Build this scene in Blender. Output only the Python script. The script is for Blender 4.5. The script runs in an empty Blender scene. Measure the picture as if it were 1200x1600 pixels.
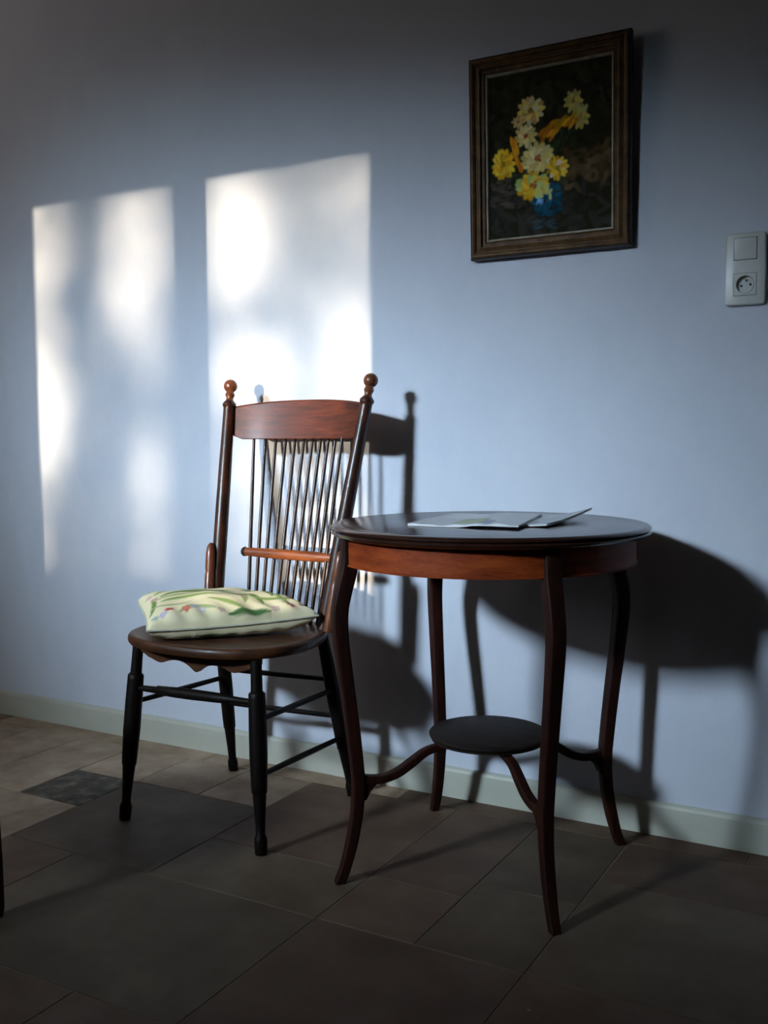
import bpy, bmesh, math, random
import numpy as np
from mathutils import Vector, Matrix

random.seed(7)
rng = np.random.RandomState(11)
sc = bpy.context.scene
COL = sc.collection

# ------------------------------------------------------------------ camera
F_PX, PITCH, ROLL, YAW, CAM_H = 1583.667, 0.074685, -0.0057266, -0.51026, 0.9
cy, sy, cp, sp = math.cos(YAW), math.sin(YAW), math.cos(PITCH), math.sin(PITCH)
fw = Vector((sy * cp, cy * cp, -sp)); rt = Vector((cy, -sy, 0)); up = rt.cross(fw)
r2 = math.cos(ROLL) * rt + math.sin(ROLL) * up
u2 = -math.sin(ROLL) * rt + math.cos(ROLL) * up
cd = bpy.data.cameras.new('camera'); cam = bpy.data.objects.new('camera', cd); COL.objects.link(cam)
cd.sensor_fit = 'HORIZONTAL'; cd.sensor_width = 36.0; cd.lens = 36.0 * F_PX / 1200.0
cd.clip_start = 0.02; cd.clip_end = 300
M = Matrix((r2, u2, -fw)).transposed().to_4x4(); M.translation = Vector((0, 0, CAM_H))
cam.matrix_world = M
sc.camera = cam

# ------------------------------------------------------------------ light and exposure
sc.view_settings.view_transform = 'Standard'
sc.view_settings.look = 'None'
sc.view_settings.gamma = 1.0
sc.view_settings.use_curve_mapping = False
sc.view_settings.exposure = 0.0

world = bpy.data.worlds.new('world'); sc.world = world; world.use_nodes = True
bg = world.node_tree.nodes['Background']
bg.inputs[0].default_value = (0.55, 0.72, 1.0, 1); bg.inputs[1].default_value = 0.2

SUN_AZ, SUN_S = 0.08, 0.07            # dx per dy and fall per dy of the low winter sun
sd = bpy.data.lights.new('sun', 'SUN'); sun = bpy.data.objects.new('sun', sd); COL.objects.link(sun)
sd.energy = 6.0; sd.angle = math.radians(0.27); sd.color = (1.0, 0.85, 0.62)
SUND = Vector((SUN_AZ, 1.0, -SUN_S)).normalized()
sun.rotation_euler = SUND.to_track_quat('-Z', 'Y').to_euler()
sun.location = (-3, -8, 4)

# cool daylight inferred from soft shadows; area lamp in front of an added, unseen transom
ad = bpy.data.lights.new('cool_daylight_lamp', 'AREA'); al = bpy.data.objects.new('cool_daylight_lamp', ad); COL.objects.link(al)
ad.shape = 'RECTANGLE'; ad.size = 0.50; ad.size_y = 0.44; ad.energy = 15.0; ad.color = (0.66, 0.84, 1.0); ad.spread = math.radians(37.5)
al.location = (-2.74, -2.42, 2.54)
al.rotation_euler = (Vector((-1.32, 2.249, 1.0)) - Vector(al.location)).to_track_quat('-Z', 'Y').to_euler()

# weak neutral fill lamp added to lift the upper left wall
dd = bpy.data.lights.new('upper_left_fill', 'AREA'); dl = bpy.data.objects.new('upper_left_fill', dd); COL.objects.link(dl)
dd.shape = 'RECTANGLE'; dd.size = 1.0; dd.size_y = 1.4; dd.energy = 9.0; dd.color = (1.0, 0.91, 0.84)
dl.location = (-4.3, .4, 2.2)
dl.rotation_euler = (Vector((-1.9, 2.249, 1.7)) - Vector(dl.location)).to_track_quat('-Z', 'Y').to_euler()

WY = 2.249                            # the plane of the painted wall

# ------------------------------------------------------------------ material helpers
def new_mat(name):
    m = bpy.data.materials.new(name); m.use_nodes = True
    nt = m.node_tree; b = nt.nodes['Principled BSDF']
    return m, nt, b
def N(nt, t, **k):
    n = nt.nodes.new(t)
    for a, v in k.items(): setattr(n, a, v)
    return n
def ramp(nt, fac, stops):
    r = N(nt, 'ShaderNodeValToRGB'); nt.links.new(fac, r.inputs[0])
    e = r.color_ramp.elements
    while len(e) < len(stops): e.new(0.5)
    for i, (p, c) in enumerate(stops):
        e[i].position = p; e[i].color = (*c, 1)
    return r.outputs[0]
def noise(nt, scale, detail=4, rough=.55, vec=None, mapscale=None, coord='Object'):
    tc = N(nt, 'ShaderNodeTexCoord')
    src = tc.outputs[coord]
    if mapscale:
        mp = N(nt, 'ShaderNodeMapping'); mp.inputs['Scale'].default_value = mapscale
        nt.links.new(src, mp.inputs[0]); src = mp.outputs[0]
    n = N(nt, 'ShaderNodeTexNoise'); n.inputs['Scale'].default_value = scale
    n.inputs['Detail'].default_value = detail; n.inputs['Roughness'].default_value = rough
    nt.links.new(src, n.inputs['Vector'])
    return n.outputs['Fac']
def bump(nt, b, h, strength, dist=.01):
    bp = N(nt, 'ShaderNodeBump'); bp.inputs['Strength'].default_value = strength; bp.inputs['Distance'].default_value = dist
    nt.links.new(h, bp.inputs['Height']); nt.links.new(bp.outputs[0], b.inputs['Normal'])

def mat_noise(name, c1, c2, scale=6, rough=.5, mapscale=None, bumps=0, bscale=60, bdist=.002, coat=0, spec=.5, detail=4):
    m, nt, b = new_mat(name)
    f = noise(nt, scale, detail, mapscale=mapscale)
    nt.links.new(ramp(nt, f, [(.3, c1), (.7, c2)]), b.inputs['Base Color'])
    b.inputs['Roughness'].default_value = rough
    b.inputs['Coat Weight'].default_value = coat; b.inputs['Coat Roughness'].default_value = .15
    b.inputs['Specular IOR Level'].default_value = spec
    if bumps: bump(nt, b, noise(nt, bscale, 4, mapscale=mapscale), bumps, bdist)
    return m

MAT = {}
# painted plaster: pale lavender blue, trowel marks show as faint mottling
m, nt, b = new_mat('plaster_blue')
f1 = noise(nt, 2.2, 6, .6)
f2 = noise(nt, 14, 5, .65, mapscale=(1, 1, .6))
mx = N(nt, 'ShaderNodeMath', operation='MULTIPLY_ADD'); mx.inputs[1].default_value = .5; nt.links.new(f2, mx.inputs[0])
h = N(nt, 'ShaderNodeMath', operation='MULTIPLY'); h.inputs[1].default_value = .5; nt.links.new(f1, h.inputs[0]); nt.links.new(h.outputs[0], mx.inputs[2])
nt.links.new(ramp(nt, mx.outputs[0], [(.35, (.60, .63, .72)), (.65, (.66, .69, .77))]), b.inputs['Base Color'])
b.inputs['Roughness'].default_value = .75; b.inputs['Specular IOR Level'].default_value = .3
bump(nt, b, f2, .18, .012)
MAT['wall'] = m
MAT['skirting'] = mat_noise('skirting_cream', (.50, .50, .42), (.57, .56, .47), 5, .45, (1, 1, 3))
MAT['room'] = mat_noise('dark_plaster', (.10, .095, .09), (.13, .12, .11), 2, .9)  # unseen walls in a dark colour that holds down bounced light
MAT['ceiling'] = mat_noise('ceiling_plaster', (.30, .29, .28), (.36, .34, .33), 2, .9)
MAT['shade_wood'] = mat_noise('shade_board_oak', (.05, .03, .02), (.09, .055, .03), 3, .6, (.3, 4, 4))
MAT['grout'] = mat_noise('grout', (.12, .10, .07), (.18, .15, .105), 30, .9, bumps=.4, bscale=120)

def stone(name, c1, c2, c3):
    m, nt, b = new_mat(name)
    oi = N(nt, 'ShaderNodeObjectInfo')
    tc = N(nt, 'ShaderNodeTexCoord')
    ad_ = N(nt, 'ShaderNodeVectorMath', operation='ADD'); sc_ = N(nt, 'ShaderNodeVectorMath', operation='SCALE')
    cmb = N(nt, 'ShaderNodeCombineXYZ'); nt.links.new(oi.outputs['Random'], cmb.inputs[0]); nt.links.new(oi.outputs['Random'], cmb.inputs[1])
    nt.links.new(cmb.outputs[0], sc_.inputs[0]); sc_.inputs['Scale'].default_value = 30
    nt.links.new(tc.outputs['Object'], ad_.inputs[0]); nt.links.new(sc_.outputs[0], ad_.inputs[1])
    n1 = N(nt, 'ShaderNodeTexNoise'); n1.inputs['Scale'].default_value = 5; n1.inputs['Detail'].default_value = 8; n1.inputs['Roughness'].default_value = .65
    n2 = N(nt, 'ShaderNodeTexNoise'); n2.inputs['Scale'].default_value = 60; n2.inputs['Detail'].default_value = 6
    for n in (n1, n2): nt.links.new(ad_.outputs[0], n.inputs['Vector'])
    c = ramp(nt, n1.outputs['Fac'], [(.32, c1), (.5, c2), (.7, c3)])
    hs = N(nt, 'ShaderNodeHueSaturation')
    ma = N(nt, 'ShaderNodeMath', operation='MULTIPLY_ADD'); ma.inputs[1].default_value = .26; ma.inputs[2].default_value = .87
    nt.links.new(oi.outputs['Random'], ma.inputs[0]); nt.links.new(ma.outputs[0], hs.inputs['Value']); nt.links.new(c, hs.inputs['Color'])
    nt.links.new(hs.outputs[0], b.inputs['Base Color'])
    b.inputs['Roughness'].default_value = .62; b.inputs['Specular IOR Level'].default_value = .24
    bump(nt, b, n1.outputs['Fac'], .35, .006)
    return m
MAT['stone_brown'] = stone('stone_brown', (.082, .047, .029), (.115, .069, .044), (.155, .098, .068))
MAT['stone_olive'] = stone('stone_olive', (.078, .053, .031), (.108, .075, .046), (.145, .105, .068))
MAT['stone_pale_lit'] = stone('stone_pale_lit', (.20, .135, .088), (.33, .24, .165), (.48, .37, .27))  # paler stone; its tone also holds the light near the left wall
m = stone('stone_speckled', (.035, .027, .018), (.075, .060, .042), (.20, .165, .125)); MAT['stone_dark'] = m
for n in m.node_tree.nodes:
    if n.type == 'TEX_NOISE' and abs(n.inputs['Scale'].default_value - 5) < .1: n.inputs['Scale'].default_value = 26

def wood(name, dark, mid, light, rough=.3, coat=.35, mapscale=(9, 9, .9), spec=.5):
    m, nt, b = new_mat(name)
    f = noise(nt, 6, 8, .6, mapscale=mapscale)
    g = noise(nt, 40, 4, .6, mapscale=mapscale)
    c = ramp(nt, f, [(.3, dark), (.52, mid), (.72, light)])
    mxx = N(nt, 'ShaderNodeMix', data_type='RGBA', blend_type='MULTIPLY'); mxx.inputs[0].default_value = .5
    nt.links.new(c, mxx.inputs[6]); nt.links.new(ramp(nt, g, [(.35, (.45, .4, .4)), (.6, (1, 1, 1))]), mxx.inputs[7])
    nt.links.new(mxx.outputs[2], b.inputs['Base Color'])
    rr = N(nt, 'ShaderNodeMapRange'); rr.inputs[3].default_value = rough - .06; rr.inputs[4].default_value = rough + .14
    nt.links.new(g, rr.inputs[0]); nt.links.new(rr.outputs[0], b.inputs['Roughness'])
    b.inputs['Coat Weight'].default_value = coat; b.inputs['Coat Roughness'].default_value = .18; b.inputs['Specular IOR Level'].default_value = spec
    bump(nt, b, g, .12, .001)
    return m
MAT['chair_red'] = wood('chair_oak_red', (.085, .026, .011), (.20, .058, .022), (.33, .11, .04))
MAT['chair_crest'] = wood('chair_crest_oak', (.05, .009, .0025), (.135, .022, .005), (.21, .040, .009), rough=.42, coat=.06, spec=.35, mapscale=(1.2, 9, 12))
MAT['chair_rail'] = wood('chair_rail_oak', (.10, .026, .008), (.27, .07, .018), (.42, .13, .035), rough=.38, coat=.15, mapscale=(1, 9, 9))
MAT['chair_dark'] = wood('chair_dark_oak', (.004, .0026, .0022), (.007, .004, .003), (.013, .0065, .0045), rough=.45, coat=0, spec=.15)
MAT['chair_post'] = wood('chair_post_oak', (.014, .006, .004), (.042, .013, .007), (.10, .028, .010), rough=.34, coat=.15, spec=.4)
MAT['spindle'] = wood('chair_spindle_oak', (.010, .005, .003), (.024, .010, .006), (.05, .02, .010), rough=.3, coat=.2, spec=.4)
MAT['seat_wood'] = wood('seat_oak', (.035, .012, .005), (.075, .027, .010), (.12, .045, .016), rough=.4, coat=.08, spec=.3, mapscale=(1, 8, 8))
MAT['table_top'] = wood('table_top_mahogany', (.022, .009, .006), (.04, .015, .009), (.065, .023, .012), rough=.2, coat=.5, mapscale=(1, 7, 7))
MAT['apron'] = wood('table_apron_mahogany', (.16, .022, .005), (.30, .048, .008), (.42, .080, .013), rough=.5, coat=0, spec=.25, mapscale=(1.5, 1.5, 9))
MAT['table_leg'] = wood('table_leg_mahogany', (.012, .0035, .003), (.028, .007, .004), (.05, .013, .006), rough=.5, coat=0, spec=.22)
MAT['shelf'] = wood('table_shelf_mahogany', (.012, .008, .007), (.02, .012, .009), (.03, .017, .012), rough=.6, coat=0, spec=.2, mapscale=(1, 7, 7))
MAT['frame'] = wood('frame_walnut', (.055, .024, .007), (.12, .058, .016), (.20, .110, .034), rough=.5, coat=0, spec=.35, mapscale=(5, 5, 5))
MAT['frame_edge'] = wood('frame_dark_edge', (.012, .008, .006), (.03, .018, .012), (.045, .028, .018), rough=.45, coat=.05, mapscale=(5, 5, 5))
MAT['slip'] = mat_noise('frame_slip', (.22, .19, .13), (.42, .37, .27), 40, .5)
MAT['plastic'] = mat_noise('switch_plastic', (.55, .56, .53), (.60, .61, .58), 3, .32)
MAT['metal'] = mat_noise('pin_brass', (.25, .22, .16), (.4, .35, .25), 10, .3); MAT['metal'].node_tree.nodes['Principled BSDF'].inputs['Metallic'].default_value = 1
MAT['black'] = mat_noise('black_plastic', (.006, .006, .007), (.012, .012, .013), 10, .5)
MAT['paper'] = mat_noise('magazine_paper', (.78, .79, .80), (.88, .88, .88), 14, .35)
MAT['cover_dark'] = mat_noise('magazine_dark_cover', (.012, .013, .016), (.035, .035, .04), 10, .22, coat=.3)
MAT['leaf'] = mat_noise('tree_leaf', (.05, .09, .03), (.08, .13, .045), 8, .6)
MAT['bark'] = mat_noise('tree_bark', (.06, .045, .03), (.12, .09, .065), 8, .9, (1, 1, .3))
MAT['soil'] = mat_noise('garden_soil', (.05, .06, .03), (.08, .09, .045), 2, .95)
MAT['white_paint'] = mat_noise('window_paint', (.5, .5, .48), (.58, .58, .55), 4, .5)
MAT['piping'] = mat_noise('cushion_piping', (.50, .48, .36), (.62, .6, .46), 60, .8)

def attr_mat(name, rough, bumpsc=None, spec=.4, bs=.3):
    m, nt, b = new_mat(name)
    a = N(nt, 'ShaderNodeAttribute'); a.attribute_name = 'Col'
    nt.links.new(a.outputs['Color'], b.inputs['Base Color'])
    b.inputs['Roughness'].default_value = rough; b.inputs['Specular IOR Level'].default_value = spec
    if bumpsc: bump(nt, b, noise(nt, bumpsc, 4), bs, .002)
    return m
MAT['fabric'] = attr_mat('cushion_print', .85, 260, .2, .25)
MAT['oil'] = attr_mat('oil_paint', .8, 110, .08, .3)
MAT['cover'] = attr_mat('magazine_print', .25, None, .5)
m, nt, b = new_mat('milky_glass'); b.inputs['Base Color'].default_value = (.8, .85, .88, 1); b.inputs['Roughness'].default_value = .5
nt.links.new(noise(nt, 20), N(nt, 'ShaderNodeBump').inputs['Height'])
MAT['milky'] = m

# ------------------------------------------------------------------ mesh helpers
def tag(o, label=None, cat=None, group=None, kind=None):
    if label: o['label'] = label
    if cat: o['category'] = cat
    if group: o['group'] = group
    if kind: o['kind'] = kind
    return o
def obj(name, bm, mat, parent=None, smooth=True, label=None, sharp=40):
    """link a bmesh given in world coordinates as one object, under parent"""
    me = bpy.data.meshes.new(name)
    if parent is not None:
        q = parent; off = Vector((0, 0, 0))
        while q is not None: off += Vector(q.location); q = q.parent
        bmesh.ops.translate(bm, verts=bm.verts, vec=-off)
    bmesh.ops.recalc_face_normals(bm, faces=bm.faces)
    bm.to_mesh(me); bm.free()
    for p in me.polygons: p.use_smooth = smooth
    if smooth: me.set_sharp_from_angle(angle=math.radians(sharp))
    me.materials.append(mat if not isinstance(mat, str) else MAT[mat])
    o = bpy.data.objects.new(name, me); COL.objects.link(o)
    if parent is not None: o.parent = parent
    if label: o['label'] = label
    return o
def thing(name, loc, label, cat, group=None):
    o = bpy.data.objects.new(name, None); COL.objects.link(o); o.location = loc
    o.empty_display_size = .05
    return tag(o, label, cat, group)
def box(bm, x0, x1, y0, y1, z0, z1, bev=0):
    r = bmesh.ops.create_cube(bm, size=1)
    vs = r['verts']
    for v in vs:
        v.co = Vector(((x0 + x1) / 2 + v.co.x * (x1 - x0), (y0 + y1) / 2 + v.co.y * (y1 - y0), (z0 + z1) / 2 + v.co.z * (z1 - z0)))
    if bev:
        es = list({e for v in vs for e in v.link_edges})
        bmesh.ops.bevel(bm, geom=es, offset=bev, segments=2, affect='EDGES', profile=.7)
def frame_for(d, hint=Vector((0, 0, 1))):
    d = d.normalized()
    if abs(d.dot(hint)) > .97: hint = Vector((0, 1, 0))
    a = d.cross(hint).normalized(); b = a.cross(d).normalized()
    return a, b
def sweep(bm, pts, secs, hint=Vector((0, 0, 1)), cap=True, square=0):
    """skin rings along pts; secs = (ra, rb) half widths; square>0 gives rounded-square sections"""
    n = 20 if not square else 24
    rings = []
    P = [Vector(p) for p in pts]
    for i, p in enumerate(P):
        d = (P[min(i + 1, len(P) - 1)] - P[max(i - 1, 0)])
        a, b_ = frame_for(d, hint)
        ra, rb = secs[i] if isinstance(secs[i], (tuple, list)) else (secs[i], secs[i])
        ring = []
        for k in range(n):
            t = 2 * math.pi * (k + .5) / n; c, s = math.cos(t), math.sin(t)
            if square:
                e = 2 / square; c = math.copysign(abs(c) ** e, c); s = math.copysign(abs(s) ** e, s)
            ring.append(bm.verts.new(p + a * (c * ra) + b_ * (s * rb)))
        rings.append(ring)
    for r0, r1 in zip(rings, rings[1:]):
        for k in range(n):
            bm.faces.new((r0[k], r0[(k + 1) % n], r1[(k + 1) % n], r1[k]))
    if cap:
        bm.faces.new(rings[0]); bm.faces.new(rings[-1][::-1])
def turned(bm, a, b_, prof, hint=Vector((0, 1, 0))):
    """lathe a turned member between two points; prof = (t 0..1, radius)"""
    a, b_ = Vector(a), Vector(b_)
    sweep(bm, [a.lerp(b_, t) for t, r in prof], [r for t, r in prof], hint)
def lathe(bm, cx, cy, prof, n=96):
    """revolve (radius, z) profile round a vertical axis"""
    rings = []
    for r, z in prof:
        if r < 1e-6: rings.append([bm.verts.new((cx, cy, z))])
        else: rings.append([bm.verts.new((cx + r * math.cos(2 * math.pi * k / n), cy + r * math.sin(2 * math.pi * k / n), z)) for k in range(n)])
    for r0, r1 in zip(rings, rings[1:]):
        if len(r0) == 1 and len(r1) == 1: continue
        for k in range(n):
            k2 = (k + 1) % n
            if len(r0) == 1: bm.faces.new((r0[0], r1[k2], r1[k]))
            elif len(r1) == 1: bm.faces.new((r0[k], r0[k2], r1[0]))
            else: bm.faces.new((r0[k], r0[k2], r1[k2], r1[k]))
def smoothpath(pts, n=8):
    """Catmull-Rom through tuples of any length"""
    A = np.array(pts, float); out = []
    A2 = np.vstack([2 * A[0] - A[1], A, 2 * A[-1] - A[-2]])
    for i in range(len(A) - 1):
        p0, p1, p2, p3 = A2[i:i + 4]
        for k in range(n):
            t = k / n
            out.append(.5 * ((2 * p1) + (-p0 + p2) * t + (2 * p0 - 5 * p1 + 4 * p2 - p3) * t * t + (-p0 + 3 * p1 - 3 * p2 + p3) * t ** 3))
    out.append(A[-1])
    return [tuple(o) for o in out]
def colour(o, cols):
    a = o.data.color_attributes.new('Col', 'FLOAT_COLOR', 'POINT')
    c = np.ones((len(cols), 4), np.float32); c[:, :3] = cols
    a.data.foreach_set('color', c.ravel())

# ------------------------------------------------------------------ the room
X0, X1, Y0, CEIL = -4.7, 1.6, -2.5, 3.0
def struct(name, bm, mat, smooth=False, label=None):
    o = obj(name, bm, mat, None, smooth); o['kind'] = 'structure'
    return o
bm = bmesh.new(); box(bm, X0 - .1, X1 + .1, WY, WY + .2, 0, CEIL); struct('wall_north', bm, 'wall')
bm = bmesh.new(); box(bm, X0 - .1, X0, Y0 - .25, WY, 0, CEIL); struct('wall_west', bm, 'room')
bm = bmesh.new(); box(bm, X1, X1 + .1, Y0 - .25, WY, 0, CEIL); struct('wall_east', bm, 'room')
bm = bmesh.new(); box(bm, X0 - .1, X1 + .1, Y0 - .25, WY + .2, CEIL, CEIL + .15); struct('ceiling', bm, 'ceiling')
bm = bmesh.new()
WX0, WX1, WZ0, WZ1 = -2.93, -1.62, .12, 2.235        # window reveal
TX0, TX1, TZ0, TZ1 = -3.03, -2.45, 2.30, 2.80        # reveal of the added transom
YS = Y0 - .25
box(bm, X0, TX0, YS, Y0, 0, CEIL); box(bm, WX1, X1, YS, Y0, 0, CEIL)
box(bm, TX0, WX0, YS, Y0, 0, TZ0); box(bm, WX0, WX1, YS, Y0, 0, WZ0)
box(bm, WX0, WX1, YS, Y0, WZ1, TZ0); box(bm, TX1, WX1, YS, Y0, TZ0, CEIL)
box(bm, TX0, TX1, YS, Y0, TZ1, CEIL)
struct('wall_south', bm, 'room')
# unseen sloping board added behind the viewer to shade the upper wall
bm = bmesh.new()
zs_ = lambda x: 2.275 - .185 * (x + 2.73)
pa = [(X0, zs_(X0)), (0.0, zs_(0.0)), (0.0, CEIL), (X0, CEIL)]
va = [bm.verts.new((x, -1.16, z)) for x, z in pa]; vb = [bm.verts.new((x, -1.04, z)) for x, z in pa]
bm.faces.new(va); bm.faces.new(vb[::-1])
for k in range(4): bm.faces.new((va[k], va[(k + 1) % 4], vb[(k + 1) % 4], vb[k]))
struct('shade_board_1', bm, 'shade_wood')

# window: two tall lights side by side, the panes drawn as clear openings between painted bars
bm = bmesh.new()
wy0, wy1 = Y0 - .10, Y0 - .04
P1a, P1b, P2a, P2b, PT = -2.878, -2.322, -2.198, -1.680, 1.942
for x0, x1 in ((WX0, P1a), (P1b, P2a), (P2b, WX1)): box(bm, x0, x1, wy0, wy1, WZ0, WZ1)
for x0, x1 in ((P1a, P1b), (P2a, P2b)):
    box(bm, x0, x1, wy0, wy1, PT, WZ1); box(bm, x0, x1, wy0, wy1, WZ0, WZ0 + .07)
w1 = struct('window_1', bm, 'white_paint')
bm = bmesh.new()
for x0, x1, z0, z1 in ((TX0, TX0 + .03, TZ0, TZ1), (TX1 - .03, TX1, TZ0, TZ1), (TX0 + .03, TX1 - .03, TZ0, TZ0 + .03), (TX0 + .03, TX1 - .03, TZ1 - .03, TZ1)):
    box(bm, x0, x1, wy0, wy1, z0, z1)
w2 = struct('window_2', bm, 'white_paint')
bm = bmesh.new(); box(bm, TX0 + .03, TX1 - .03, wy0 + .02, wy0 + .03, TZ0 + .03, TZ1 - .03); obj('pane', bm, 'milky', w2, False)

# skirting board with a small rounded top
bm = bmesh.new()
prof = [(WY, 0), (WY - .014, 0), (WY - .014, .066), (WY - .012, .072), (WY - .006, .0755), (WY, .0755)]
va = [bm.verts.new((X0, y, z)) for y, z in prof]; vb = [bm.verts.new((X1, y, z)) for y, z in prof]
for k in range(len(prof)):
    k2 = (k + 1) % len(prof); bm.faces.new((va[k], va[k2], vb[k2], vb[k]))
bm.faces.new(va); bm.faces.new(vb[::-1])
struct('baseboard_north', bm, 'skirting')

# floor slab (mortar bed) with single stone tiles laid on it
bm = bmesh.new(); box(bm, X0 - .1, X1 + .1, Y0 - .25, WY + .2, -.12, -.0016)
floor = struct('floor', bm, 'grout')
XL = [-0.598 + .2075 * k for k in range(-15, 8)]
YL = [-.46, -.26, -.06, .14, .34, .54, .74, .94, 1.14, 1.34, 1.54, 1.75, 1.95, 2.168]
nx, ny = len(XL) - 1, len(YL) - 1
occ = np.zeros((nx, ny), int)
tiles = []
def xi(x): return min(range(nx + 1), key=lambda i: abs(XL[i] - x))
def yi(y): return min(range(ny + 1), key=lambda i: abs(YL[i] - y))
def put(i0, i1, j0, j1, mat):
    occ[i0:i1, j0:j1] = 1
    tiles.append((XL[i0], XL[i1], YL[j0], YL[j1], mat))
a = xi(-1.013)
put(xi(-1.636), a, yi(1.14), yi(1.54), 'stone_olive')                    # the large tile before the chair
put(a, xi(-.598), yi(.94), yi(1.54), 'stone_brown')
put(xi(-.598), xi(-.183), yi(1.14), yi(1.54), 'stone_brown')
put(xi(-.598), xi(.0245), yi(1.54), yi(1.95), 'stone_olive')
i = xi(-2.05); put(i, i + 1, yi(1.75), yi(1.95), 'stone_dark')            # small dark speckled tile
i = xi(-.806); occ[i:i + 1, yi(1.54):yi(2.168)] = 1                       # narrow column cut unevenly
tiles.append((XL[i], XL[i + 1], 1.54, 1.825, 'stone_olive')); tiles.append((XL[i], XL[i + 1], 1.825, 2.168, 'stone_olive'))
put(a, i, yi(1.75), yi(2.168), 'stone_brown'); put(xi(-1.843), xi(-1.428), yi(1.54), yi(1.95), 'stone_olive')
put(xi(-1.428), a, yi(1.75), yi(2.168), 'stone_brown'); put(xi(-1.428), a, yi(1.54), yi(1.75), 'stone_olive')
sizes = [(3, 2), (2, 3), (2, 2), (2, 2), (2, 1), (1, 2), (1, 1)]
for j in range(ny - 1, -1, -1):
    for i in range(nx):
        if occ[i, j]: continue
        opt = sizes[:]; random.shuffle(opt); opt += [(1, 1)]
        for (w_, h_) in opt:
            if i + w_ <= nx and j - h_ + 1 >= 0 and not occ[i:i + w_, j - h_ + 1:j + 1].any():
                x_mid = XL[i]
                r = random.random()
                pal = 'stone_pale_lit' if (x_mid < -1.3 and j > 9 and r < .8) else ('stone_brown' if r < .55 else 'stone_olive')  # lit tone painted on most tiles close to the left wall
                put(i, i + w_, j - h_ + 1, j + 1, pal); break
x = X0 + .1                                                               # border course along the skirting
while x < X1 - .1:
    l = random.choice([.41, .52, .62, .83]); x2 = min(x + l, X1)
    tiles.append((x, x2, 2.168, WY - .004, 'stone_pale_lit' if x < -1.3 else random.choice(['stone_olive', 'stone_brown']))); x = x2
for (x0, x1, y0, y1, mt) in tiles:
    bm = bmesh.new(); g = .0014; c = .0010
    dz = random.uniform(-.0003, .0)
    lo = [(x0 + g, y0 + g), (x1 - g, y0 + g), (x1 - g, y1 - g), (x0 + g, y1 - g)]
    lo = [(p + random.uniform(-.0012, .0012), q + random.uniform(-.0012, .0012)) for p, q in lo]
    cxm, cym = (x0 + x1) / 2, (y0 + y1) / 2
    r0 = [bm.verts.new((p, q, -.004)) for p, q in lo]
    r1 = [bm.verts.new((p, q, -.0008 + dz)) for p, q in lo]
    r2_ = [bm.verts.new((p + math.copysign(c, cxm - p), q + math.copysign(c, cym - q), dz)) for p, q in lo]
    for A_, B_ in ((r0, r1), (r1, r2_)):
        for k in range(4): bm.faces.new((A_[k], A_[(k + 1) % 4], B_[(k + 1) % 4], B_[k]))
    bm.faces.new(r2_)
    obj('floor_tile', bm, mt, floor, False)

# ------------------------------------------------------------------ round side table
TC = (-.832, 1.920)
tbl = thing('side_table', (TC[0], TC[1], 0), 'round dark mahogany side table with curved legs and a small lower shelf', 'table')
R = .3265; zt = .722; TT = (TC[0] + .004, TC[1])
bm = bmesh.new()
lathe(bm, *TT, [(0, zt), (R - .030, zt), (R - .027, zt - .0006), (R - .024, zt), (R - .009, zt - .0005), (R - .004, zt - .002), (R - .001, zt - .005), (R - .001, zt - .0075),
                (R - .004, zt - .0095), (R - .007, zt - .0102), (R - .003, zt - .0118), (R - .001, zt - .0145), (R - .002, zt - .0175),
                (R - .007, zt - .021), (R - .016, zt - .0225), (0, zt - .0225)], 128)
obj('table_top', bm, 'table_top', tbl)
bm = bmesh.new()
ra, rb_ = .3000, .280; z1_, z0_ = zt - .0225, zt - .0775
lathe(bm, *TC, [(rb_, z1_), (ra, z1_), (ra, z0_ + .004), (ra + .002, z0_ + .003), (ra + .002, z0_ + .0006), (ra, z0_), (rb_, z0_), (rb_, z1_)], 128)
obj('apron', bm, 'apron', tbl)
TH0 = -2.3337
def cyl(rad, th, z): return (TC[0] + rad * math.cos(th), TC[1] + rad * math.sin(th), z)
for k in range(4):
    th = TH0 + k * math.pi / 2
    # (radius of centre line, height, half width)
    prof = [(.2935, .698, .0162), (.2935, .66, .0162), (.2965, .635, .0162), (.308, .59, .0158), (.3145, .555, .0155), (.314, .51, .0150), (.306, .44, .0142),
            (.293, .34, .0134), (.283, .25, .0128), (.2795, .20, .0125), (.283, .14, .0118), (.294, .08, .0112), (.308, .03, .0102), (.3185, .004, .0100), (.3195, 0, .0098)]
    sp_ = smoothpath(prof, 5)
    bm = bmesh.new()
    pts = [cyl(r_, th, z) for r_, z, w in sp_]; pts[0] = cyl(.2935, th, z1_ - .0005)
    sweep(bm, pts, [(w, w) for _, _, w in sp_], hint=Vector((math.cos(th), math.sin(th), 0)), square=7)
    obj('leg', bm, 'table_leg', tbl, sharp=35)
SC_ = (TC[0] + .004, TC[1] + .002); sr = .1245; sz = .2835
bm = bmesh.new()
lathe(bm, *SC_, [(0, sz), (sr - .006, sz), (sr - .002, sz - .0012), (sr, sz - .004), (sr - .001, sz - .008), (sr - .004, sz - .0105), (sr - .004, sz - .014), (sr - .010, sz - .016), (0, sz - .016)], 96)
obj('lower_shelf', bm, 'shelf', tbl)
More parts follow.
